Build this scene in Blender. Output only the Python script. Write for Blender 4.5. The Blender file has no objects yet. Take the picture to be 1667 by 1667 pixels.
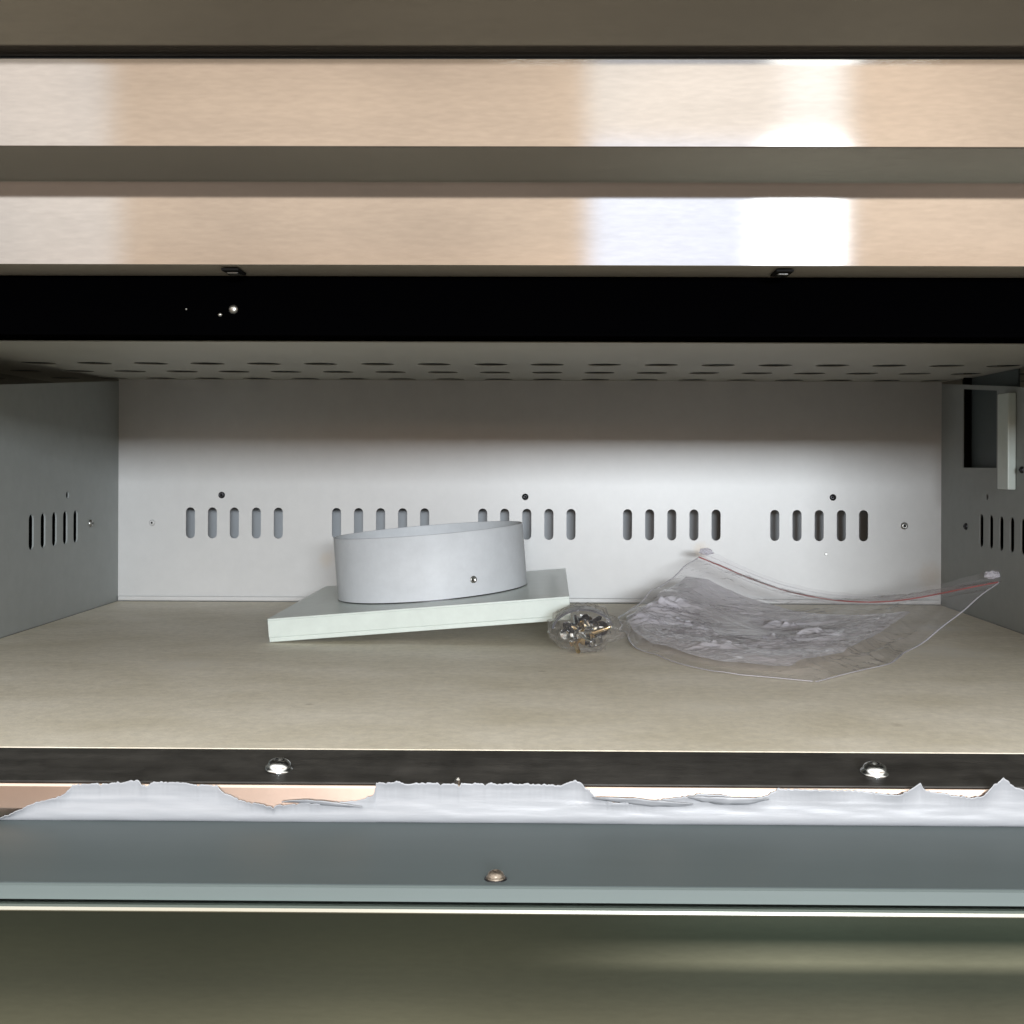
import bpy, bmesh, math, random
from mathutils import Vector, Matrix, noise
random.seed(7)
S = bpy.context.scene
C = S.collection
PI = math.pi

# ------------------------------------------------------------ camera
cam_d = bpy.data.cameras.new('camera')
cam = bpy.data.objects.new('camera', cam_d); C.objects.link(cam); S.camera = cam
F, PX, PY, W = 1900.0, 868.0, 757.0, 1667.0
cam_d.sensor_width = 36; cam_d.lens = 36 * F / W
cam_d.shift_x = (W / 2 - PX) / W
cam_d.shift_y = -(W / 2 - PY) / W
cam_d.clip_start = 0.01; cam_d.clip_end = 100
cam.matrix_world = Matrix.Rotation(.0093, 4, 'Z') @ Matrix.Rotation(PI / 2, 4, 'X') @ Matrix.Rotation(.004, 4, 'Z')

# ------------------------------------------------------------ world: the dim warm workshop around the cabinet
w = bpy.data.worlds.new('World'); S.world = w; w.use_nodes = True
nt = w.node_tree; nt.nodes.clear()
def wn(t, **k):
    n = nt.nodes.new(t)
    for a, b in k.items(): setattr(n, a, b)
    return n
out = wn('ShaderNodeOutputWorld'); bg = wn('ShaderNodeBackground'); tc = wn('ShaderNodeTexCoord')
sep = wn('ShaderNodeSeparateXYZ'); mr = wn('ShaderNodeMapRange'); ramp = wn('ShaderNodeValToRGB')
mr.inputs['From Min'].default_value = -1; mr.inputs['From Max'].default_value = 1
nt.links.new(tc.outputs['Generated'], sep.inputs[0])
fl = wn('ShaderNodeVectorMath', operation='MULTIPLY'); fl.inputs[1].default_value = (.02, 1, 1)
nm = wn('ShaderNodeVectorMath', operation='NORMALIZE'); sep2 = wn('ShaderNodeSeparateXYZ')
nt.links.new(tc.outputs['Generated'], fl.inputs[0]); nt.links.new(fl.outputs[0], nm.inputs[0]); nt.links.new(nm.outputs[0], sep2.inputs[0])
nt.links.new(sep2.outputs['Z'], mr.inputs['Value'])      # bands of the room run level, parallel to the cabinet
nt.links.new(mr.outputs[0], ramp.inputs[0])
stops = [(-1, (.10, .09, .07)), (-.46, (.50, .43, .32)), (-.432, (.27, .24, .175)), (-.41, (.13, .12, .09)), (-.385, (.085, .08, .055)), (-.365, (.055, .055, .038)), (-.30, (.085, .068, .05)), (-.2, (.15, .11, .085)),
         (-.03, (.25, .17, .125)), (.10, (.80, .55, .38)), (.2, (.98, .76, .58)), (.37, (1.0, .75, .55)), (.46, (2.4, 2.35, 2.2)), (.85, (2.4, 2.35, 2.25)), (1, (1.2, 1.1, 1.0))]
cr = ramp.color_ramp
cr.elements[0].position = 0; cr.elements[0].color = (*stops[0][1], 1)
cr.elements[1].position = 1; cr.elements[1].color = (*stops[-1][1], 1)
for z, c in stops[1:-1]:
    e = cr.elements.new((z + 1) / 2); e.color = (*c, 1)
ramp2 = wn('ShaderNodeValToRGB'); c2 = ramp2.color_ramp
st2 = [(-1, (.10, .09, .07)), (-.50, (.40, .36, .28)), (-.432, (.34, .30, .23)), (-.405, (.13, .135, .11)), (-.395, (.15, .15, .12)), (-.391, (.56, .52, .40)), (-.385, (.58, .54, .42)),
       (-.380, (.05, .07, .055)), (-.37, (.07, .095, .075)), (-.357, (.15, .17, .14)), (-.345, (.10, .082, .062)), (-.30, (.09, .07, .055)), (-.2, (.15, .11, .085)),
       (-.03, (.25, .17, .125)), (.10, (.80, .55, .38)), (.2, (.98, .76, .58)), (.37, (1.0, .75, .55)), (.46, (2.6, 2.5, 2.3)), (1, (2.0, 2.0, 1.9))]
c2.elements[0].position = 0; c2.elements[0].color = (*st2[0][1], 1); c2.elements[1].position = 1; c2.elements[1].color = (*st2[-1][1], 1)
for z, c in st2[1:-1]:
    e = c2.elements.new((z + 1) / 2); e.color = (*c, 1)
nt.links.new(mr.outputs[0], ramp2.inputs[0])
mrx = wn('ShaderNodeMapRange', interpolation_type='SMOOTHSTEP'); mrx.inputs['From Min'].default_value = -.04; mrx.inputs['From Max'].default_value = .22
nt.links.new(sep.outputs['X'], mrx.inputs['Value'])
mixw = wn('ShaderNodeMix', data_type='RGBA'); nt.links.new(mrx.outputs[0], mixw.inputs[0])
nt.links.new(ramp.outputs[0], mixw.inputs[6]); nt.links.new(ramp2.outputs[0], mixw.inputs[7])
nz = wn('ShaderNodeTexNoise'); nz.inputs['Scale'].default_value = 3.0; nz.inputs['Detail'].default_value = 2
m2 = wn('ShaderNodeMapRange'); m2.inputs['From Min'].default_value = .3; m2.inputs['From Max'].default_value = .7
m2.inputs['To Min'].default_value = .66; m2.inputs['To Max'].default_value = 1.25
nt.links.new(tc.outputs['Generated'], nz.inputs['Vector']); nt.links.new(nz.outputs['Fac'], m2.inputs['Value'])
sc = wn('ShaderNodeVectorMath', operation='SCALE')
nt.links.new(mixw.outputs[2], sc.inputs[0]); nt.links.new(m2.outputs[0], sc.inputs['Scale'])
nt.links.new(sc.outputs[0], bg.inputs['Color']); bg.inputs['Strength'].default_value = 1.0
nt.links.new(bg.outputs[0], out.inputs[0])

# ------------------------------------------------------------ lamps: windows of the room behind the camera, plus an added warm bounce
def area(name, x0, x1, z0, z1, y, rad, col, tgt=None):
    d = bpy.data.lights.new(name, 'AREA'); d.shape = 'RECTANGLE'
    d.size = x1 - x0; d.size_y = z1 - z0
    d.energy = rad * PI * d.size * d.size_y; d.color = col
    o = bpy.data.objects.new(name, d); C.objects.link(o)
    o.location = ((x0 + x1) / 2, y, (z0 + z1) / 2)
    v = (Vector(tgt) - o.location) if tgt else Vector((0, 1, 0))
    o.rotation_euler = v.to_track_quat('-Z', 'Z').to_euler()
    return o
area('window_light', .13, .88, .30, .93, -2.5, 1.0, (.28, .60, 1.0))
area('upper_window_light', .12, .88, .95, 1.5, -2.52, .42, (.50, .80, 1.0))
area('pale_wall_light', -1.8, -1.26, .30, 1.5, -2.5, .32, (.45, .75, 1.0))
area('bright_window_light', .63, .85, .52, .92, -2.48, 5.0, (1, .99, .97))
area('upper_bright_window_light', .68, .85, .94, 1.4, -2.48, .38, (.9, .95, 1))
area('low_window_light', -.12, 1.06, .225, .455, -2.5, 108.0, (.885, .94, .99))
area('warm_bounce_light', -.75, .0, .12, .25, -2.5, 9.0, (1.0, .62, .42))  # added area lamp: warm bounce off the room for the back panel's glow

S.view_settings.view_transform = 'Standard'; S.view_settings.look = 'None'
S.view_settings.exposure = 0.0; S.view_settings.gamma = 1.0
try: S.view_settings.use_curve_mapping = False
except Exception: pass
S.render.engine = 'CYCLES'
S.cycles.max_bounces = 12; S.cycles.transparent_max_bounces = 24

# ------------------------------------------------------------ materials
def mat(name, col, rough=.5, metal=0., spec=.5, noise_amt=0., noise_scale=20., stretch=(1, 1, 1), bump=0., bump_scale=200.,
        aniso=0., alpha=1., col2=None, rough_var=0., coat=0., fine=0., fine_scale=120, stains=()):
    m = bpy.data.materials.new(name); m.use_nodes = True
    t = m.node_tree; b = t.nodes['Principled BSDF']
    b.inputs['Base Color'].default_value = (*col, 1); b.inputs['Roughness'].default_value = rough
    b.inputs['Metallic'].default_value = metal; b.inputs['Specular IOR Level'].default_value = spec
    b.inputs['Alpha'].default_value = alpha; b.inputs['Coat Weight'].default_value = coat
    c = t.nodes.new('ShaderNodeTexCoord'); mp = t.nodes.new('ShaderNodeMapping')
    mp.inputs['Scale'].default_value = stretch
    t.links.new(c.outputs['Object'], mp.inputs[0])
    if noise_amt or rough_var or col2:
        n = t.nodes.new('ShaderNodeTexNoise'); n.inputs['Scale'].default_value = noise_scale; n.inputs['Detail'].default_value = 6
        n.inputs['Roughness'].default_value = .6
        t.links.new(mp.outputs[0], n.inputs['Vector'])
        r = t.nodes.new('ShaderNodeMapRange'); r.inputs['From Min'].default_value = .3; r.inputs['From Max'].default_value = .7
        t.links.new(n.outputs['Fac'], r.inputs['Value'])
        mx = t.nodes.new('ShaderNodeMix'); mx.data_type = 'RGBA'
        k1 = 1 - noise_amt; k2 = 1 + noise_amt
        cA = tuple(x * k1 for x in col); cB = tuple(min(1, x * k2) for x in (col2 or col))
        mx.inputs[6].default_value = (*cA, 1); mx.inputs[7].default_value = (*cB, 1)
        t.links.new(r.outputs[0], mx.inputs[0]); t.links.new(mx.outputs[2], b.inputs['Base Color'])
        if fine:
            n2 = t.nodes.new('ShaderNodeTexNoise'); n2.inputs['Scale'].default_value = fine_scale; n2.inputs['Detail'].default_value = 5; n2.inputs['Roughness'].default_value = .7
            t.links.new(c.outputs['Object'], n2.inputs['Vector'])
            r2 = t.nodes.new('ShaderNodeMapRange'); r2.inputs['From Min'].default_value = .32; r2.inputs['From Max'].default_value = .68
            r2.inputs['To Min'].default_value = 1 - fine; r2.inputs['To Max'].default_value = 1 + fine
            t.links.new(n2.outputs['Fac'], r2.inputs['Value'])
            vs = t.nodes.new('ShaderNodeVectorMath'); vs.operation = 'SCALE'
            t.links.new(mx.outputs[2], vs.inputs[0]); t.links.new(r2.outputs[0], vs.inputs['Scale'])
            last = vs.outputs[0]
            for (px_, py_, pz_, rad_, sc_, amt_) in stains:
                d_ = t.nodes.new('ShaderNodeVectorMath'); d_.operation = 'DISTANCE'; d_.inputs[1].default_value = (px_, py_, pz_)
                t.links.new(c.outputs['Object'], d_.inputs[0])
                ad_ = t.nodes.new('ShaderNodeMath'); ad_.operation = 'MULTIPLY_ADD'; ad_.inputs[1].default_value = rad_ * 1.4; t.links.new(n2.outputs['Fac'], ad_.inputs[0]); t.links.new(d_.outputs['Value'], ad_.inputs[2])
                q_ = t.nodes.new('ShaderNodeMapRange'); q_.interpolation_type = 'SMOOTHSTEP'; q_.inputs['From Min'].default_value = rad_ * .7; q_.inputs['From Max'].default_value = rad_ * 1.7
                q_.inputs['To Min'].default_value = amt_; q_.inputs['To Max'].default_value = 0
                t.links.new(ad_.outputs[0], q_.inputs['Value'])
                mm = t.nodes.new('ShaderNodeMix'); mm.data_type = 'RGBA'; mm.blend_type = 'MIX'; mm.inputs[7].default_value = (*sc_, 1)
                t.links.new(q_.outputs[0], mm.inputs[0]); t.links.new(last, mm.inputs[6]); last = mm.outputs[2]
            t.links.new(last, b.inputs['Base Color'])
        if rough_var:
            rr = t.nodes.new('ShaderNodeMapRange'); rr.inputs['To Min'].default_value = max(.02, rough - rough_var)
            rr.inputs['To Max'].default_value = rough + rough_var
            t.links.new(r.outputs[0], rr.inputs['Value']); t.links.new(rr.outputs[0], b.inputs['Roughness'])
    if bump:
        n = t.nodes.new('ShaderNodeTexNoise'); n.inputs['Scale'].default_value = bump_scale; n.inputs['Detail'].default_value = 4
        t.links.new(mp.outputs[0], n.inputs['Vector'])
        bp = t.nodes.new('ShaderNodeBump'); bp.inputs['Strength'].default_value = bump; bp.inputs['Distance'].default_value = .001
        t.links.new(n.outputs['Fac'], bp.inputs['Height']); t.links.new(bp.outputs[0], b.inputs['Normal'])
    if aniso:
        b.inputs['Anisotropic'].default_value = aniso
        tg = t.nodes.new('ShaderNodeCombineXYZ'); tg.inputs[0].default_value = 1
        t.links.new(tg.outputs[0], b.inputs['Tangent'])
    return m
M = dict(
    steel=mat('brushed_steel', (.62, .60, .57), .11, 1, noise_amt=.05, noise_scale=60, stretch=(1, 6, 14), bump=.05, bump_scale=260, rough_var=.03),
    edge=mat('polished_edge_steel', (.60, .62, .56), .2, 1),
    dsteel=mat('door_steel', (.52, .52, .49), .2, 1, noise_amt=.08, noise_scale=20, stretch=(1, 8, 8), rough_var=.05),
    copper=mat('warm_tinted_steel', (.72, .58, .49), .3, 1, noise_amt=.06, noise_scale=60),
    black=mat('black_panel', (.0006, .0006, .0008), .7, spec=.0),
    trim=mat('dark_trim', (.038, .036, .033), .45, 0, spec=.35, noise_amt=.35, noise_scale=14, stretch=(1, 6, 6), bump=.2, bump_scale=90, rough_var=.15, fine=.35, fine_scale=60),
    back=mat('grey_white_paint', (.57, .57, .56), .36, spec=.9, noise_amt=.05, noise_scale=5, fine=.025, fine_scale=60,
             stains=[(.141, 1.049, -.076, .010, (.55, .44, .30), .55), (.350, 1.049, -.10, .022, (.48, .40, .32), .5), (-.10, 1.049, -.12, .02, (.5, .47, .42), .4), (-.195, 1.049, -.085, .012, (.6, .5, .38), .4)], bump=.03, bump_scale=700),
    side=mat('shaded_grey_paint', (.34, .365, .36), .5, spec=.35, noise_amt=.06, noise_scale=5, fine=.04, fine_scale=70, bump=.03, bump_scale=700),  # chamber paint in a darker copy, the side panels' shade put into it
    ceil=mat('grey_ceiling_paint', (.45, .44, .39), .5, spec=.3, noise_amt=.05, noise_scale=8),
    shell=mat('casing_sheet', (.50, .53, .56), .5),
    dark=mat('dark_cavity', (.006, .006, .005), .8, spec=.0),
    floor=mat('beige_board', (.70, .64, .505), .55, spec=.4, noise_amt=.05, noise_scale=11, stretch=(1, 1.6, 1), bump=.25, bump_scale=500, col2=(.80, .75, .65), fine=.10, fine_scale=170, stains=[(-.22, .72, -.1237, .03, (.86, .82, .74), .5), (.27, .78, -.1237, .04, (.84, .81, .74), .5), (.30, .90, -.1237, .03, (.84, .81, .76), .5), (-.30, .62, -.1237, .03, (.60, .54, .42), .4), (.08, .60, -.1237, .03, (.84, .80, .70), .35), (.0, .70, -.1237, .004, (.4, .34, .25), .5), (-.12, .60, -.1237, .003, (.4, .34, .25), .5), (.17, .56, -.1237, .006, (.5, .44, .34), .5)]),
    slate=mat('darkened_slate_film', (.094, .117, .122), .5, spec=.25, noise_amt=.04, noise_scale=12, stretch=(1, 5, 5)),  # ledge film: the black panel's reflection is put into this dark colour
    lip=mat('slate_lip', (.135, .168, .168), .45, spec=.4, noise_amt=.04, noise_scale=12, stretch=(1, 5, 5)),
    film=mat('white_film', (.385, .40, .43), .35, spec=.5, noise_amt=.05, noise_scale=30, bump=.12, bump_scale=60, stretch=(1, 3, 8)),
    film_dark=mat('torn_edge', (.05, .05, .06), .5),
    duct=mat('duct_paint', (.64, .67, .70), .5, spec=.25, noise_amt=.05, noise_scale=15, fine=.04, fine_scale=90),
    plate=mat('plate_paint', (.64, .71, .67), .3, spec=.45, noise_amt=.04, noise_scale=12, fine=.04, fine_scale=90, stretch=(1, 1, 1)),
    chrome=mat('screw_steel', (.60, .62, .63), .24, 1),
    zinc=mat('dull_zinc', (.42, .42, .40), .35, 1),
    rust=mat('rusty_steel', (.26, .22, .18), .4, .8, noise_amt=.5, noise_scale=600),
    brass=mat('brass', (.70, .56, .34), .25, 1, noise_amt=.15, noise_scale=300),
    gun=mat('gunmetal', (.05, .05, .055), .3, .8),
    hole=mat('hole_black', (.01, .01, .01), .8, spec=.1),
    strip=mat('dull_underside', (.52, .48, .42), .4, .3),
    red=mat('red_zip', (.55, .12, .11), .4, alpha=.8),
)
def plastic(name, tint, milky, rough, bump_s, bump_scale, stretch=(1, 1, 1), gl=.5):
    m = bpy.data.materials.new(name); m.use_nodes = True; t = m.node_tree; t.nodes.clear()
    o = t.nodes.new('ShaderNodeOutputMaterial'); tr = t.nodes.new('ShaderNodeBsdfTransparent'); tr.inputs[0].default_value = (*tint, 1)
    g = t.nodes.new('ShaderNodeBsdfGlossy'); g.inputs['Roughness'].default_value = rough
    df = t.nodes.new('ShaderNodeBsdfDiffuse'); df.inputs[0].default_value = (.90, .885, .945, 1)
    tl = t.nodes.new('ShaderNodeBsdfTranslucent'); tl.inputs[0].default_value = (.90, .88, .95, 1)
    ma = t.nodes.new('ShaderNodeMixShader'); ma.inputs[0].default_value = .4
    mb = t.nodes.new('ShaderNodeMixShader'); mb.inputs[0].default_value = milky
    mc = t.nodes.new('ShaderNodeMixShader'); lw = t.nodes.new('ShaderNodeLayerWeight'); lw.inputs['Blend'].default_value = .5; pw = t.nodes.new('ShaderNodeMath'); pw.operation = 'POWER'; pw.inputs[1].default_value = 3.5; ad = t.nodes.new('ShaderNodeMath'); ad.inputs[1].default_value = .05
    mul = t.nodes.new('ShaderNodeMath'); mul.operation = 'MULTIPLY'; mul.inputs[1].default_value = gl; mul.use_clamp = True
    c = t.nodes.new('ShaderNodeTexCoord'); mp = t.nodes.new('ShaderNodeMapping'); mp.inputs['Scale'].default_value = stretch
    n = t.nodes.new('ShaderNodeTexNoise'); n.inputs['Scale'].default_value = bump_scale; n.inputs['Detail'].default_value = 5
    n.inputs['Distortion'].default_value = .6
    bp = t.nodes.new('ShaderNodeBump'); bp.inputs['Strength'].default_value = bump_s; bp.inputs['Distance'].default_value = .003
    L = t.links.new
    L(c.outputs['Object'], mp.inputs[0]); L(mp.outputs[0], n.inputs['Vector']); L(n.outputs['Fac'], bp.inputs['Height'])
    for s_ in (g, df, lw): L(bp.outputs[0], s_.inputs['Normal'])
    L(df.outputs[0], ma.inputs[1]); L(tl.outputs[0], ma.inputs[2])
    L(tr.outputs[0], mb.inputs[1]); L(ma.outputs[0], mb.inputs[2])
    L(lw.outputs['Facing'], pw.inputs[0]); L(pw.outputs[0], ad.inputs[0]); L(ad.outputs[0], mul.inputs[0]); L(mul.outputs[0], mc.inputs[0]); L(mb.outputs[0], mc.inputs[1]); L(g.outputs[0], mc.inputs[2])
    L(mc.outputs[0], o.inputs[0])
    return m
def steel(name, col, rough, diff, sx=.0):
    m = bpy.data.materials.new(name); m.use_nodes = True; t = m.node_tree; t.nodes.clear(); L = t.links.new
    o = t.nodes.new('ShaderNodeOutputMaterial'); g = t.nodes.new('ShaderNodeBsdfAnisotropic'); g.distribution = 'BECKMANN'
    g.inputs['Roughness'].default_value = rough; g.inputs['Anisotropy'].default_value = sx
    tg = t.nodes.new('ShaderNodeCombineXYZ'); tg.inputs[0].default_value = 1
    if sx: L(tg.outputs[0], g.inputs['Tangent'])
    d = t.nodes.new('ShaderNodeBsdfDiffuse'); d.inputs[0].default_value = (*diff, 1)
    a = t.nodes.new('ShaderNodeAddShader'); c = t.nodes.new('ShaderNodeTexCoord'); mp = t.nodes.new('ShaderNodeMapping')
    mp.inputs['Scale'].default_value = (1, 4, 9)
    n = t.nodes.new('ShaderNodeTexNoise'); n.inputs['Scale'].default_value = 9; n.inputs['Detail'].default_value = 6
    n2 = t.nodes.new('ShaderNodeTexNoise'); n2.inputs['Scale'].default_value = 700; n2.inputs['Detail'].default_value = 3
    ad = t.nodes.new('ShaderNodeMath'); ad.operation = 'ADD'
    mr_ = t.nodes.new('ShaderNodeMapRange'); mr_.inputs['From Min'].default_value = .7; mr_.inputs['From Max'].default_value = 1.3
    mr_.inputs['To Min'].default_value = .93; mr_.inputs['To Max'].default_value = 1.07
    v = t.nodes.new('ShaderNodeVectorMath'); v.operation = 'SCALE'; v.inputs[0].default_value = col
    L(c.outputs['Object'], mp.inputs[0]); L(mp.outputs[0], n.inputs['Vector']); mp2 = t.nodes.new('ShaderNodeMapping'); mp2.inputs['Scale'].default_value = (.22, 1, 1); L(c.outputs['Object'], mp2.inputs[0]); L(mp2.outputs[0], n2.inputs['Vector'])
    L(n.outputs['Fac'], ad.inputs[0]); L(n2.outputs['Fac'], ad.inputs[1]); L(ad.outputs[0], mr_.inputs['Value']); L(mr_.outputs[0], v.inputs['Scale'])
    L(v.outputs[0], g.inputs['Color']); L(g.outputs[0], a.inputs[0]); L(d.outputs[0], a.inputs[1]); L(a.outputs[0], o.inputs[0])
    return m
M['steel'] = steel('brushed_steel', (.57, .575, .575), .085, (.06, .05, .04))
M['dsteel'] = steel('door_steel', (.44, .465, .41), .022, (.012, .013, .010))
M['dsteel2'] = steel('dull_top_steel', (.42, .41, .38), .12, (.03, .025, .02))
M['bag'] = plastic('clear_bag_film', (.985, .98, .985), .10, .10, .4, 45, (1, 2, 1), .38)
M['packet'] = plastic('lilac_grey_film', (.97, .965, .975), .80, .06, .3, 60, (.6, 2.4, 1), 1.1)
M['seam'] = plastic('seam_film', (.97, .97, .97), .6, .15, .2, 60, (1, 1, 1), 1.0)
M['pouch'] = plastic('clear_pouch_film', (.94, .93, .91), .06, .10, .7, 160, (1, 1, 1), .7)

# ------------------------------------------------------------ helpers
def thing(name, label, cat, loc=(0, 0, 0), group=None):
    o = bpy.data.objects.new(name, None); C.objects.link(o); o.location = loc
    o.empty_display_size = .05
    o['label'] = label; o['category'] = cat
    if group: o['group'] = group
    return o
def obj(name, bm, m, parent=None, loc=(0, 0, 0), bevel=0, smooth=False, label=None, solid=0):
    me = bpy.data.meshes.new(name)
    if isinstance(bm, bpy.types.Mesh): me = bm; me.name = name
    else: bm.to_mesh(me); bm.free()
    me.materials.clear(); me.materials.append(M[m])
    o = bpy.data.objects.new(name, me); C.objects.link(o); o.location = loc
    if parent: o.parent = parent
    if smooth:
        for p in me.polygons: p.use_smooth = True
    if solid:
        s = o.modifiers.new('thickness', 'SOLIDIFY'); s.thickness = solid; s.offset = 0
    if bevel:
        b = o.modifiers.new('bevel', 'BEVEL'); b.width = bevel; b.segments = 3; b.limit_method = 'ANGLE'; b.angle_limit = .5
    if label: o['label'] = label
    return o
def box(bm, x0, x1, y0, y1, z0, z1):
    v = [bm.verts.new((x, y, z)) for x in (x0, x1) for y in (y0, y1) for z in (z0, z1)]
    for q in ((0, 1, 3, 2), (4, 6, 7, 5), (0, 4, 5, 1), (2, 3, 7, 6), (0, 2, 6, 4), (1, 5, 7, 3)):
        bm.faces.new([v[i] for i in q])
    return bm
def B(*a): return box(bmesh.new(), *a)
def profile(pts, x0=-.45, x1=.45, th=None):
    """closed (y,z) outline swept along X"""
    bm = bmesh.new()
    a = [bm.verts.new((x0, y, z)) for y, z in pts]; b = [bm.verts.new((x1, y, z)) for y, z in pts]
    n = len(pts)
    for i in range(n): bm.faces.new((a[i], a[(i + 1) % n], b[(i + 1) % n], b[i]))
    bm.faces.new(a[::-1]); bm.faces.new(b)
    bmesh.ops.recalc_face_normals(bm, faces=bm.faces)
    return bm
def capsule(cx, cy, w, h, n=8):
    """upright slot outline; w<h upright, w>h lying"""
    p = []
    if h >= w:
        r = w / 2; d = h / 2 - r
        for i in range(n + 1): a = PI * i / n; p.append((cx + r * math.cos(a), cy + d + r * math.sin(a)))
        for i in range(n + 1): a = PI + PI * i / n; p.append((cx + r * math.cos(a), cy - d + r * math.sin(a)))
    else:
        r = h / 2; d = w / 2 - r
        for i in range(n + 1): a = -PI / 2 + PI * i / n; p.append((cx + d + r * math.cos(a), cy + r * math.sin(a)))
        for i in range(n + 1): a = PI / 2 + PI * i / n; p.append((cx - d + r * math.cos(a), cy + r * math.sin(a)))
    return p
def circle(cx, cy, r, n=24): return [(cx + r * math.cos(2 * PI * i / n), cy + r * math.sin(2 * PI * i / n)) for i in range(n)]
def sheet(outline, holes, th, mtx):
    """flat sheet with real holes, thickness th, moved by mtx"""
    cu = bpy.data.curves.new('c', 'CURVE'); cu.dimensions = '2D'; cu.fill_mode = 'BOTH'; cu.extrude = th / 2
    for pl in [outline] + holes:
        s = cu.splines.new('POLY'); s.points.add(len(pl) - 1); s.use_cyclic_u = True
        for i, (x, y) in enumerate(pl): s.points[i].co = (x, y, 0, 1)
    o = bpy.data.objects.new('c', cu); C.objects.link(o)
    dg = bpy.context.evaluated_depsgraph_get()
    me = bpy.data.meshes.new_from_object(o.evaluated_get(dg))
    bpy.data.objects.remove(o); bpy.data.curves.remove(cu)
    me.transform(mtx)
    return me
XZ = lambda y: Matrix(((1, 0, 0, 0), (0, 0, 1, y), (0, 1, 0, 0), (0, 0, 0, 1)))      # (a,b) -> (x=a, z=b) at depth y
YZ = lambda x: Matrix(((0, 0, 1, x), (1, 0, 0, 0), (0, 1, 0, 0), (0, 0, 0, 1)))      # (a,b) -> (y=a, z=b) at x
XY = lambda z: Matrix(((1, 0, 0, 0), (0, 1, 0, 0), (0, 0, 1, z), (0, 0, 0, 1)))
def lathe(prof, n=28, mtx=Matrix()):
    bm = bmesh.new(); rings = []
    for r, z in prof:
        if r < 1e-6: rings.append([bm.verts.new(mtx @ Vector((0, 0, z)))])
        else: rings.append([bm.verts.new(mtx @ Vector((r * math.cos(2 * PI * i / n), r * math.sin(2 * PI * i / n), z))) for i in range(n)])
    for a, b in zip(rings, rings[1:]):
        for i in range(n):
            j = (i + 1) % n
            q = [a[i % len(a)], a[j % len(a)], b[j % len(b)], b[i % len(b)]]
            q = list(dict.fromkeys(q))
            if len(q) > 2: bm.faces.new(q)
    bmesh.ops.recalc_face_normals(bm, faces=bm.faces)
    return bm
def aim(p, d): return Matrix.Translation(p) @ Vector(d).to_track_quat('Z', 'Y').to_matrix().to_4x4()

H = -.1237          # height of the board below the lens
XL, XR, YB, ZC = -.3837, .356, 1.049, .0757
# ============================================================ THE CABINET
cab = thing('cabinet', 'open steel cabinet with stepped steel front, grey slotted chamber and beige bottom board', 'cabinet', (0, 0, 0))

# ---- stepped steel canopy above the opening
obj('canopy_strip', profile([(.4752, .0813), (.502, .0805), (.502, .095), (.4752, .0818)]), 'strip', cab, bevel=.0005,
    label='thin steel underside strip just above the black panel')
obj('lower_canopy_panel', profile([(.475, .0813), (.475, .115), (.434, .1180), (.4352, .1181), (.4370, .1195), (.4775, .1195), (.4775, .0822)]), 'steel', cab, bevel=.0006,
    label='lower bright steel band of the canopy with its dark underside')
obj('upper_canopy_panel', profile([(.434, .1182), (.434, .1512), (.4372, .1512), (.4372, .1275), (.4365, .1275), (.4365, .1182)]), 'steel', cab, bevel=.0006,
    label='upper bright steel band of the canopy')
obj('top_canopy_panel', profile([(.438, .1530), (.380, .1675), (.380, .30), (1.2, .30), (1.2, .2985), (.3815, .2985), (.3815, .1692), (.438, .1550)]), 'dsteel2', cab,
    bevel=.0006, label='sloping steel underside at the very top of the canopy')
obj('canopy_core', profile([(.4385, .1280), (.4385, .1512), (.4385, .1545), (.50, .1545), (.50, .1280)]), 'hole', cab)
for x in (-.1297, .0985):      # square nut pockets in the strip
    bm = B(x - .0036, x + .0036, .479, .4925, .0796, .0806); obj('nut', bm, 'hole', cab, bevel=.0003)
    bm = B(x - .0022, x + .0022, .483, .4895, .0790, .0797); obj('nut_core', bm, 'zinc', cab, bevel=.0003)
# ---- black panel
pan = obj('black_panel', B(-.45, .45, .4985, .504, .055, .0803), 'black', cab, bevel=.0004, label='glossless black strip hanging over the opening')
obj('panel_screw', lathe([(.0020, 0), (.0019, .0006), (.0009, .0010), (0, .0011)], 20, aim((-.1332, .4984, .0661), (0, -1, 0))), 'zinc', pan, smooth=True)
obj('panel_speck', lathe([(.0009, 0), (.0006, .0004), (0, .0005)], 12, aim((-.1390, .4984, .0638), (0, -1, 0))), 'zinc', pan, smooth=True)
obj('panel_speck', lathe([(.0005, 0), (.0003, .0003), (0, .0004)], 12, aim((-.1535, .4984, .0661), (0, -1, 0))), 'zinc', pan, smooth=True)

# ---- chamber ceiling with rows of slots
holes = []
for y in (.881, .957, 1.035, 1.112):
    for k in range(-10, 11):
        cx = .0023 + k * .0429
        holes.append(capsule(cx, y, .0256, .0215, 6))
obj('perforated_ceiling', sheet([(-.46, .723), (.46, .723), (.46, 1.15), (-.46, 1.15)], holes, .0006, XY(ZC + .0003)), 'ceil', cab,
    label='grey ceiling plate of the chamber with rows of narrow slots')
obj('ceiling_lip', profile([(.504, .0775), (.735, .0795), (.735, .081), (.504, .079)], -.46, .46), 'gun', cab, label='dark front edge of the chamber ceiling')
obj('upper_cavity_cover', B(-.46, .46, .504, 1.19, .112, .1135), 'dark', cab)

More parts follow.
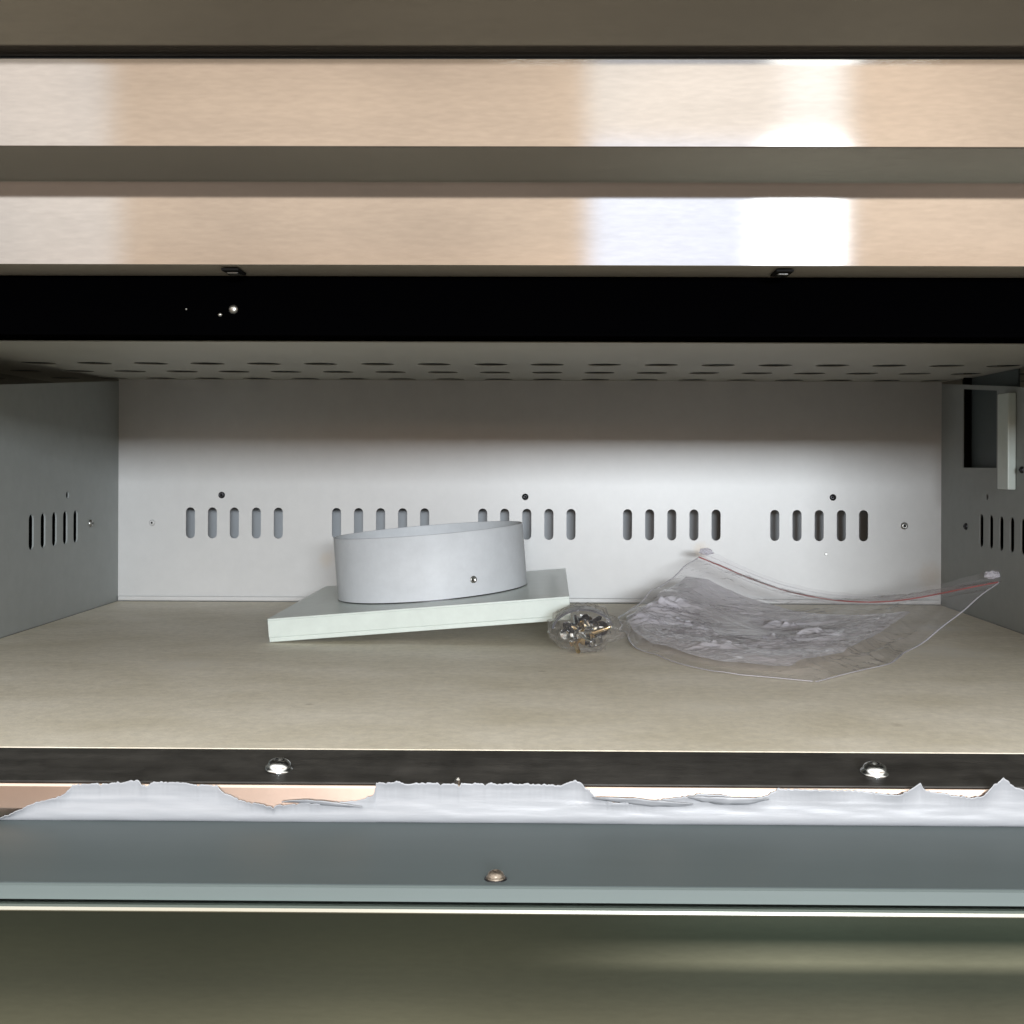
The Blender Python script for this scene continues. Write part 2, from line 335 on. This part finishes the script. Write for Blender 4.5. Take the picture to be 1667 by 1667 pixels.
# ---- chamber back panel
SZ = -.0533
holes = []
for gx in (-.3185 - .1318, -.3185, -.1866, -.0550, .0752, .2072):
    for k in range(5):
        cx = gx + k * .01985 + (0 if gx > -.4 else 0)
        if XL + .01 < cx < XR - .01 and gx > -.4: holes.append(capsule(cx, SZ, .0082, .0280))
holes += [circle(-.0168, -.0287, .0030), circle(.2592, -.0280, .0030)]
obj('back_panel', sheet([(XL, H), (XR, H), (XR, ZC), (XL, ZC)], holes, .0012, XZ(YB + .0006)), 'back', cab, label='pale grey back panel with five groups of five upright slots')
obj('inner_sheet', B(XL - .01, XR + .01, YB + .040, YB + .042, H, ZC + .01), 'shell', cab)
obj('back_foot_flange', B(XL + .001, XR - .001, YB - .0035, YB - .0005, H + .0005, H + .0045), 'back', cab, bevel=.0008)
def wall_screw(p, d, parent=cab, m='chrome', r=.0030, name='wall_screw'):
    a = Vector(d)
    o = obj(name, lathe([(r * 1.0, 0), (r, .0006), (r * .75, .0017), (r * .35, .0022), (r * .3, .0012), (0, .0012)], 20, aim(p, d)), m, parent, smooth=True)
    obj('screw_recess', lathe([(r * .34, .0018), (0, .0018)], 10, aim(p, d)), 'hole', o)
    return o
wall_screw((-.2903, YB, -.0282), (0, -1, 0), m='gun')
wall_screw((-.3529, YB, -.0534), (0, -1, 0), r=.0028, m='back')
wall_screw((.323, YB, -.0532), (0, -1, 0), m='zinc', r=.0033)
wall_screw((-.0168, YB + .003, -.0287), (0, -1, 0), m='gun', r=.0024)
wall_screw((.2592, YB + .003, -.0280), (0, -1, 0), m='gun', r=.0024)
obj('wall_mark', lathe([(.0015, 0), (.0012, .0003), (0, .0003)], 12, aim((.2533, YB, -.0788), (0, -1, 0))), 'zinc', cab)

# ---- side panels: tops run down towards the front
def side(x, sgn, extra, name_label):
    hs = []
    for g in (.8662 + .005, .8662 - .155, .8662 - .310):
        for k in range(5):
            hs.append(capsule(g + k * .0207 - .001, SZ + .0015, .0085, .027))
    hs += extra
    out_ = [(.508, H), (YB, H), (YB, .0742), (.82, .0552), (.70, .045), (.508, .040)]
    return obj('side_panel', sheet(out_, hs, .0012, YZ(x + sgn * .0006)), 'side', cab, label=name_label)
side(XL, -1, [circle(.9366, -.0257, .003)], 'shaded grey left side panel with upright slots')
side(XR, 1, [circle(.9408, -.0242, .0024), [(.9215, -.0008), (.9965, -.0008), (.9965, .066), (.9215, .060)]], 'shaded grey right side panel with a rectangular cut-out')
obj('recess_box', B(XR + .008, XR + .0095, .90, 1.02, -.02, .08), 'slate', cab)
obj('recess_jamb', B(XR + .0014, XR + .008, .9975, .999, -.02, .08), 'dark', cab)
obj('side_casing', B(XL - .022, XL - .020, .51, YB, H, .05), 'dark', cab)
obj('side_casing', B(XR + .020, XR + .022, .51, YB, H, .05), 'dark', cab)
br = obj('side_bracket', B(XR - .0065, XR - .0003, .883, .9035, -.0172, .056), 'plate', cab, bevel=.0008, label='pale upright bracket on the right side panel')
wall_screw((XR, .8724, -.0022), (-1, 0, 0), m='gun', r=.0026)
wall_screw((XR, .9869, -.0503), (-1, 0, 0), m='gun', r=.003)
wall_screw((XL, .984, -.0508), (1, 0, 0), m='zinc', r=.0032)

# ---- outer casing
obj('outer_casing', B(-.46, .46, 1.19, 1.20, -.40, .2985), 'shell', cab)
obj('casing_side', B(-.462, -.46, .40, 1.20, -.40, .30), 'steel', cab)
obj('casing_side', B(.46, .462, .40, 1.20, -.40, .30), 'steel', cab)
obj('front_post', B(-.46, XL - .002, .502, .508, -.1237, .0548), 'steel', cab, bevel=.0005)
obj('front_post', B(XR + .002, .46, .502, .508, -.1237, .0548), 'steel', cab, bevel=.0005)

# ---- bottom board
obj('bottom_board', B(XL + .001, XR - .001, .5066, YB - .0045, H - .009, H), 'floor', cab, bevel=.0004, label='worn beige board forming the chamber floor')
# ---- dark trim and steel edge below it
tr = obj('dark_trim', profile([(.5064, -.1239), (.4702, -.1284), (.4702, -.1300), (.5062, -.1400)]), 'trim', cab, bevel=.0006, label='smudged dark metal trim with two domed screws')
def dome(x, y, z, r, m, parent, name='domed_screw'):
    bm = lathe([(r * 1.12, 0), (r * 1.12, .0007), (r * .98, .0009), (r * .95, .0020), (r * .84, .0031), (r * .60, .0039), (r * .36, .0042), (r * .33, .0030), (0, .0030)], 32)
    o = obj(name, bm, m, parent, (x, y, z), smooth=True)
    if m == 'rust': o.scale = (1, 1, .62)
    o.rotation_euler = (.115 if parent is tr else 0, 0, random.uniform(0, 3))
    obj('screw_recess', B(-r * .3, r * .3, -r * .08, r * .08, .0028, .0033), 'hole', o)
    return o
dome(-.1096, .484, -.1268, .0052, 'chrome', tr); dome(.1371, .484, -.1268, .0052, 'chrome', tr)
obj('burr', lathe([(.0016, 0), (.0010, .0022), (0, .003)], 7, aim((-.0345, .4705, -.1284), (.2, -.5, 1))), 'zinc', tr)
obj('steel_edge', profile([(.4700, -.1292), (.4690, -.1286), (.4680, -.1290), (.4676, -.1300), (.4667, -.1388), (.4710, -.1440), (.4735, -.1440)]), 'copper', cab,
    bevel=.0004, label='warm tinted steel edge showing where the film is torn off')
# ---- film ledge, its dark reflection put into the slate colour, and its lip
ledge = obj('front_ledge', profile([(.4740, -.1436), (.3980, -.1436), (.3980, -.149), (.42, -.149), (.42, -.146), (.4740, -.146)]), 'slate', cab,
            bevel=.0007, label='film covered ledge with its dark reflection painted slate grey, and one rusty screw')
obj('ledge_lip', profile([(.3978, -.1437), (.3968, -.1442), (.3964, -.1486), (.3976, -.1492), (.3979, -.1480)]), 'lip', cab, label='pale grey lip at the front of the ledge')
hw = lathe([(.0041, 0), (.0038, .0003), (0, .0003)], 24); obj('screw_seat', hw, 'gun', ledge, (-.0162, .4050, -.1436))
dome(-.0162, .4050, -.1434, .0030, 'rust', ledge, 'rusty_screw')
# ---- lower front
obj('gap_backing', B(-.45, .45, .401, .403, -.19, -.1495), 'hole', cab)
door = thing('lower_door', 'dark reflective steel door panel below the ledge, only its top showing', 'door', (0, .394, -.36))
def rel(bm): bmesh.ops.translate(bm, verts=bm.verts, vec=(0, -.394, .36)); return bm
obj('door_sheet', rel(B(-.45, .45, .394, .3992, -.36, -.1502)), 'dsteel', door, bevel=.0011)
obj('top_trim', rel(profile([(.3934, -.1516), (.3933, -.1512), (.3937, -.1502), (.3950, -.1498), (.3990, -.1496), (.3990, -.1502), (.3945, -.1502)])), 'edge', door)

# ---- torn protective film on the steel edge
tp = [(-.45, -.129), (-.40, -.131), (-.33, -.1285), (-.28, -.136), (-.24, -.1435), (-.218, -.1423), (-.2131, -.1405), (-.2032, -.136), (-.1933, -.1335), (-.1901, -.1308), (-.1889, -.1288), (-.1686, -.1279), (-.1624, -.1266), (-.1607, -.1286), (-.1587, -.1291), (-.1562, -.1276), (-.1463, -.1275), (-.1302, -.1289), (-.1285, -.1311), (-.1241, -.1335), (-.1191, -.135), (-.1092, -.1366), (-.1018, -.1361), (-.0944, -.1355), (-.0747, -.1347), (-.0698, -.1332), (-.0671, -.1314), (-.0666, -.1272), (-.0575, -.1267), (-.054, -.1277), (-.0452, -.1269), (-.0341, -.1278), (-.0333, -.1292), (-.0324, -.1273), (-.0058, -.1273), (0.0077, -.1277), (0.0114, -.126), (0.0151, -.1265), (0.0175, -.1291), (0.0225, -.1328), (0.0286, -.1345), (0.0409, -.1342), (0.0531, -.1324), (0.063, -.1308), (0.0728, -.1312), (0.0777, -.1324), (0.0875, -.1321), (0.0928, -.1294), (0.0948, -.1286), (0.1242, -.1292), (0.1364, -.1303), (0.1437, -.1305), (0.1462, -.1285), (0.1486, -.1266), (0.1501, -.1258), (0.1515, -.1288), (0.1584, -.1299), (0.1706, -.1318), (0.1755, -.1306), (0.1815, -.1249), (0.183, -.1234), (0.1877, -.1273), (0.1918, -.1287), (.24, -.1275), (.26, -.131), (.33, -.1285), (.36, -.133), (.45, -.129)]
def top_at(x):
    for (a, za), (b, zb) in zip(tp, tp[1:]):
        if a <= x <= b: return za + (zb - za) * (x - a) / max(1e-9, b - a)
    return -.129
bm = bmesh.new(); cols = []; NR = 24
N = 1500; fringe = []
for i in range(N + 1):
    x = -.45 + .9 * i / N
    zt = top_at(x) + .0006 * noise.noise(Vector((x * 900, 0, 0))) + .0005 * noise.noise(Vector((x * 260, 3, 0))) + .0022 * max(0, noise.noise(Vector((x * 420, 9, 0))) - .35) - .003 * max(0, noise.noise(Vector((x * 330, 19, 0))) - .38)
    zt = max(zt, -.1438)
    zb = -.1440
    col = []
    for j in range(NR + 1):
        t = j / NR; z = zb + (zt - zb) * t
        base = .4680 - (-.1290 - z) * .1 if z < -.129 else .4680
        base = min(base, .4680) - .0007
        if z < -.1398:                                   # soft cove into the ledge
            q = (-.1398 - z) / .0042; base += .0032 * (1 - math.sqrt(max(0, 1 - min(q, 1) ** 2)))
        curl = max(0, t - .5) * 2
        y = base - .0016 * curl ** 2 * (1 + noise.noise(Vector((x * 60, 7, 0)))) * .8 - .00014 * noise.noise(Vector((x * 70, z * 450, 5))) - .0003 * max(0, .35 + noise.noise(Vector((x * 14, 4, 4)))) * math.exp(-((z + .1347 + .0016 * noise.noise(Vector((x * 16, 0, 3)))) / .0004) ** 2)
        col.append(bm.verts.new((x + .0008 * curl * noise.noise(Vector((x * 150, 2, 1))), y, z)))
    cols.append(col)
for a, b in zip(cols, cols[1:]):
    for j in range(NR):
        bm.faces.new((a[j], b[j], b[j + 1], a[j + 1]))
obj('protective_film', bm, 'film', cab, smooth=True, solid=.0003, label='torn white protective film with a ragged upper edge')
# loose scraps of the same film
for (x0, x1, z0, z1, s) in ((-.104, -.072, -.1368, -.1348, 1), (.020, .060, -.1350, -.1322, 2), (.058, .090, -.1338, -.1305, 3)):
    bm = bmesh.new(); g = []
    for i in range(13):
        r = []
        for j in range(4):
            u, v = i / 12, j / 3
            x = x0 + (x1 - x0) * u; zc = (z0 + z1) / 2 + .0012 * math.sin(u * 3 + s)
            hh = (z1 - z0) * math.sin(PI * min(max(u, .03), .97)) ** .6
            r.append(bm.verts.new((x, .4655 - .0015 * v - .001 * noise.noise(Vector((x * 200, v, s))), zc + hh * (v - .5) + .0004 * noise.noise(Vector((x * 400, v * 3, s))))))
        g.append(r)
    for a, b in zip(g, g[1:]):
        for j in range(3): bm.faces.new((a[j], b[j], b[j + 1], a[j + 1]))
    obj('film_scrap', bm, 'film', cab, solid=.00025, smooth=True)

# ============================================================ DUCT COLLAR (plate + ring), one corner propped on the pouch
A, T = .2091, .0163
duct = thing('duct_collar', 'pale grey square flange plate with a round duct ring, tilted up on its right side', 'duct fitting')
ex = Vector((.20862817, -.00124036, .01684755)).normalized(); ey = Vector((.00117324, .20930585, .00088105)).normalized()
ez = ex.cross(ey).normalized(); ey = ez.cross(ex)
O = Vector((-.18933648, .80398318, -.12370506))
duct.matrix_world = Matrix(((ex.x, ey.x, ez.x, O.x), (ex.y, ey.y, ez.y, O.y), (ex.z, ey.z, ez.z, O.z + .0004), (0, 0, 0, 1)))
cx = cy = A / 2
me = sheet([(0, 0), (A, 0), (A, A), (0, A)], [circle(cx, cy, .0715, 64)], .0012, XY(T - .0006))
bm = bmesh.new(); bm.from_mesh(me)
for a in ((0, A, 0, .0012, .0032, T - .0012), (0, A, A - .0012, A, 0, T - .0012), (0, .0012, .0012, A - .0012, 0, T - .0012), (A - .0012, A, .0012, A - .0012, 0, T - .0012)):
    box(bm, *a)
box(bm, .001, A - .001, .0008, .0020, 0, .0032)          # hemmed lower edge, set back from the face
box(bm, .002, A - .002, .0020, .012, 0, .0010)
base = obj('base_plate', bm, 'plate', duct, bevel=.0005)
R = .0733; h = .047
bm = lathe([(R, 0), (R, h - .0006), (R - .0005, h), (R - .0012, h), (R - .0015, h - .0006), (R - .0015, 0)], 96, Matrix.Translation((cx, cy, T + .0008)))
ring = obj('duct_ring', bm, 'duct', duct, smooth=True)
obj('seam_gap', lathe([(R - .0008, 0), (R - .0008, .0010)], 96, Matrix.Translation((cx, cy, T - .0001))), 'gun', duct)
an = math.radians(-60.0)
d = Vector((math.cos(an), math.sin(an), 0))
obj('rivet', lathe([(.0028, -.0004), (.0026, .0003), (.0018, .0006), (.0013, .0001), (0, .0001)], 20, aim(Vector((cx, cy, T + .0125)) + d * R, d)), 'zinc', ring, smooth=True)
an2 = math.radians(150)
d2 = Vector((math.cos(an2), math.sin(an2), 0))
# ============================================================ ZIP BAG and the packet in it
def cat(pts, n):
    P = [Vector(p) for p in pts]; P = [P[0] * 2 - P[1]] + P + [P[-1] * 2 - P[-2]]
    r = []
    for k in range(n + 1):
        t = k / n * (len(pts) - 1); i = min(int(t), len(pts) - 2); u = t - i
        a, b, c, e = P[i:i + 4]
        r.append(.5 * (2 * b + (c - a) * u + (2 * a - 5 * b + 4 * c - e) * u * u + (3 * b - a - 3 * c + e) * u ** 3))
    return r
NU, NV = 90, 80
eL = cat([(.056, .855, H + .003), (.062, .90, H + .008), (.095, .955, H + .024), (.134, 1.000, -.0775)], NV)        # left side, front to back
eR = cat([(.155, .664, H + .001), (.215, .730, H + .001), (.262, .800, H + .006), (.336, .860, -.0834)], NV)     # right side, front to back
eF = cat([(.056, .855, H + .003), (.066, .775, H + .001), (.098, .700, H + .001), (.155, .664, H + .001)], NU)    # front, left to right
eB = cat([(.134, 1.000, -.0775), (.206, .970, -.1036), (.271, .930, -.1068), (.336, .860, -.0834)], NU)          # zip, left to right
for e_, s_ in ((eL, 1), (eR, 2), (eF, 3)):            # the edges of real film are never smooth
    for i in range(1, len(e_) - 1):
        t_ = i / (len(e_) - 1); k_ = min(1, min(t_, 1 - t_) * 8)
        e_[i] = e_[i] + Vector((noise.noise(Vector((t_ * 5, s_, 0))), noise.noise(Vector((t_ * 5, s_, 5))), 0)) * .0035 * k_ + Vector((0, 0, max(0, noise.noise(Vector((t_ * 6, s_, 9)))) * .005 * k_))
def samp(e, t):
    f_ = max(0, min(1, t)) * (len(e) - 1); i = min(int(f_), len(e) - 2); return e[i].lerp(e[i + 1], f_ - i)
def coons(u, v):
    return (samp(eF, u) * (1 - v) + samp(eB, u) * v + samp(eL, v) * (1 - u) + samp(eR, v) * u
            - (eF[0] * (1 - u) * (1 - v) + eF[-1] * u * (1 - v) + eB[0] * (1 - u) * v + eB[-1] * u * v))
def wr(u, v, s, k=1.):
    a = noise.noise(Vector((u * 5 + s, v * 14, s))); b = 1 - abs(noise.noise(Vector((u * 7 + v * 5, v * 22 + s, s * 2)))) * 2
    c = noise.noise(Vector((u * 30, v * 46, s)))
    return k * (.0026 * a + .0022 * b ** 3 + .0007 * c)
def fold(p, s):
    a = noise.noise(Vector((p.x * 13 + s, (p.y + p.x * .12) * 80, s))); b = noise.noise(Vector((p.x * 19 + 9, (p.y - p.x * .3) * 110, s + 3)))
    m_ = max(0., min(1.3, .42 + 1.9 * noise.noise(Vector((p.x * 18, p.y * 22, 8)))))
    return m_ * (.0160 * max(0, .17 - abs(a)) + .0130 * max(0, .13 - abs(b)))
def surf(u, v, lift, s, k=1.):
    p = coons(u, v).copy()
    e = min(u, 1 - u, v, (1 - v)); m_ = min(1, e * 7)
    p.z += lift * m_ + wr(u, v, s, k) * (.15 + .85 * m_)
    if s == 2.1:
        pe = max(0, min((u - .05) * 9, (.875 - u) * 5, (v - .075) * 7, (.80 - v) * 6, 1)); p.z += fold(p, s) * 2.0 * pe
    elif s == 1.3:                                     # long soft folds of the empty margin along the right and front
        for c_, a_, w_ in ((.90, .0035, .018), (.845, .0025, .012), (.955, .0022, .010)):
            p.z += a_ * math.exp(-((u - c_ - .02 * noise.noise(Vector((v * 4, c_ * 9, 0)))) / w_) ** 2) * math.sin(PI * v)
        for c_, a_, w_ in ((.05, .002, .012), (.09, .0025, .010)):
            p.z += a_ * math.exp(-((v - c_ - .02 * noise.noise(Vector((u * 4, c_ * 9, 0)))) / w_) ** 2) * math.sin(PI * u)
        p.z += .55 * fold(p * 1.3, s)
    p.x += .002 * noise.noise(Vector((u * 9, v * 9, s + 4)))
    p.z = max(p.z, H + .0008 + .0004 * s)
    return p
def patch(u0, u1, v0, v1, lift, s, k=1., nu=NU, nv=NV, bm=None):
    bm = bm or bmesh.new(); g = []
    for i in range(nu + 1):
        g.append([bm.verts.new(surf(u0 + (u1 - u0) * i / nu, v0 + (v1 - v0) * j / nv, lift, s, k)) for j in range(nv + 1)])
    for a, b in zip(g, g[1:]):
        for j in range(nv): bm.faces.new((a[j], b[j], b[j + 1], a[j + 1]))
    return bm
bag = thing('zip_bag', 'clear plastic zip bag with a red zip line sagging between its two raised corners', 'plastic bag')
bm = patch(0, 1, 0, 1, .0125, 1.3, .7, 200, 160)
obj('bag_film', bm, 'bag', bag, smooth=True)
def ribbon(v, lift, r, m, name, u0=0., u1=1.):
    bm = bmesh.new(); prev = None
    for i in range(121):
        u = u0 + (u1 - u0) * i / 120; p = coons(u, v) + Vector((0, 0, lift))
        p.z = max(p.z, H + .002)
        q = coons(min(1, u + .01), v) - coons(max(0, u - .01), v); q.normalize()
        sd = q.cross(Vector((0, 0, 1))).normalized(); up = sd.cross(q).normalized()
        ringv = [bm.verts.new(p + sd * math.cos(a) * r * .6 + up * math.sin(a) * r) for a in [k * PI / 3 for k in range(6)]]
        if prev:
            for k in range(6): bm.faces.new((prev[k], prev[(k + 1) % 6], ringv[(k + 1) % 6], ringv[k]))
        prev = ringv
    return obj(name, bm, m, bag, smooth=True)
ribbon(.985, .0005, .00065, 'red', 'zip_line')
ribbon(.955, .0010, .0005, 'bag', 'zip_rib')
ribbon(1.0, .0030, .0005, 'bag', 'bag_hem')
def edge_ribbon(e, name):
    bm = bmesh.new(); prev = None
    for i in range(len(e) - 1):
        p = e[i].copy(); p.z = max(p.z, H + .0014); q = (e[i + 1] - e[i]).normalized(); sd = q.cross(Vector((0, 0, 1))).normalized()
        rv = [bm.verts.new(p + sd * a * .0009 + Vector((0, 0, b * .00035))) for a, b in ((-1, 0), (0, 1), (1, 0), (0, -1))]
        if prev:
            for k in range(4): bm.faces.new((prev[k], prev[(k + 1) % 4], rv[(k + 1) % 4], rv[k]))
        prev = rv
    obj(name, bm, 'seam', bag, smooth=True)
edge_ribbon(eL, 'side_seam'); edge_ribbon(eR, 'side_seam'); edge_ribbon(eF, 'bottom_seam')
# bag margin above the zip and the crumpled corners
bm = bmesh.new(); g = []
for i in range(121):
    u = i / 120; p = samp(eB, u); hgt = .0055 + .003 * (abs(u - .5) * 2) ** 3
    g.append([bm.verts.new(p + Vector((0, .004 * j / 4 + .0006 * noise.noise(Vector((u * 30, j, 0))), hgt * j / 4 + .0012 * noise.noise(Vector((u * 18, j * .5, 2))) * j / 4))) for j in range(5)])
for a, b in zip(g, g[1:]):
    for j in range(4): bm.faces.new((a[j], b[j], b[j + 1], a[j + 1]))
obj('bag_mouth', bm, 'bag', bag, smooth=True)
for c0, s in (((.1385, .997, -.0735), 1), ((.3300, .862, -.0795), 2)):
    bm = bmesh.new(); bmesh.ops.create_icosphere(bm, subdivisions=3, radius=1)
    for v in bm.verts:
        n_ = 1 + .55 * noise.noise(v.co * 2.2 + Vector((s * 5, 0, 0)))
        v.co = Vector((v.co.x * .0055, v.co.y * .003, v.co.z * .0028)) * n_ + Vector(c0)
    obj('crumpled_corner', bm, 'packet', bag)
pk = obj('film_packet', patch(.05, .875, .075, .80, .0085, 2.1, .22, 240, 270), 'packet', None, smooth=True)
pk['label'] = 'wrinkled lilac grey plastic film packet lying inside the clear zip bag'; pk['category'] = 'film packet'

# ============================================================ POUCH OF FITTINGS
pc = Vector((.027, .774, H))
pouch = thing('fittings_pouch', 'small crumpled clear pouch of screws and fittings under the plate corner', 'pouch', pc)
bm = bmesh.new(); bmesh.ops.create_icosphere(bm, subdivisions=5, radius=1)
for v in bm.verts:
    n_ = 1 + .10 * noise.noise(v.co * 2.5) + .10 * (1 - abs(noise.noise(v.co * 5)) * 2) + .07 * noise.noise(v.co * 13)
    c = v.co.copy(); v.co = Vector((c.x * .0225, c.y * .020, max(-.0150, c.z * .0150))) * n_
    if c.x > .6: v.co.x += (c.x - .6) * .016; v.co.z *= .75
    v.co.z = max(v.co.z, -.0150) + .0156
obj('pouch_film', bm, 'pouch', pouch, smooth=False)
bm = bmesh.new()
def strip(bm, c, rx, rz, a0, a1, wd, th, n=20):
    pv = None
    for i in range(n + 1):
        a = a0 + (a1 - a0) * i / n
        q = []
        for r_, y_ in ((0, -wd), (0, wd), (th, wd), (th, -wd)):
            q.append(bm.verts.new((c[0] + (rx - r_) * math.cos(a), c[1] + y_, c[2] + (rz - r_) * math.sin(a))))
        if pv:
            for k in range(4): bm.faces.new((pv[k], pv[(k + 1) % 4], q[(k + 1) % 4], q[k]))
        else: bm.faces.new(q)
        pv = q
    bm.faces.new(pv[::-1])
strip(bm, (0, 0, .0), .0208, .0150, math.radians(18), math.radians(172), .0085, .0014)
cl = obj('curved_clip', bm, 'gun', None, (pc.x - .001, pc.y, H + .0145))
cl['label'] = 'dark curved metal clip arching over the fittings in the pouch'; cl['category'] = 'clip'
# screws and nuts: built once, then copied
def screw_thing(m, label, group, k):
    t = thing('screw', label, 'screw', group=group)
    obj('shaft', lathe([(.0013 * k, 0), (.0013 * k, .010 * k), (.0002, .012 * k)], 12), m, t, smooth=True)
    obj('head', lathe([(.0030 * k, 0), (.0028 * k, -.0010), (.0014 * k, -.0020), (0, -.0021)], 16), m, t)
    return t
random.seed(21)
def spot():
    while True:
        x, y, z = [random.uniform(-1, 1) for _ in range(3)]
        if x * x + y * y + z * z < .85 and y < .3: return Vector((pc.x + x * .0155, pc.y + y * .0135 - .001, H + .0132 + z * .0095))
def scatter(src, n):
    for i in range(n):
        t = src
        if i:
            t = src.copy(); C.objects.link(t)
            for ch in list(src.children):
                c = ch.copy(); C.objects.link(c); c.parent = t
        t.location = spot(); t.rotation_euler = (random.uniform(0, 6), random.uniform(0, 6), random.uniform(0, 6))
scatter(screw_thing('brass', 'tiny brass coloured screw inside the crumpled pouch', 'brass screws in the pouch', 1.15), 10)
scatter(screw_thing('chrome', 'small silver steel screw inside the crumpled pouch', 'silver screws in the pouch', 1.3), 20)
def loose(name, bm, m, label, group):
    o = obj(name, bm, m); o['label'] = label; o['category'] = name; o['group'] = group
    return o
scatter(loose('nut', lathe([(.0018, -.0013), (.0038, -.0013), (.0038, .0013), (.0018, .0013), (.0018, -.0013)], 6), 'zinc', 'small dull hexagonal nut inside the crumpled pouch', 'nuts in the pouch'), 12)
scatter(loose('washer', lathe([(.0022, -.0004), (.0048, -.0004), (.0048, .0004), (.0022, .0004), (.0022, -.0004)], 24), 'gun', 'dark flat washer inside the crumpled pouch', 'washers in the pouch'), 9)
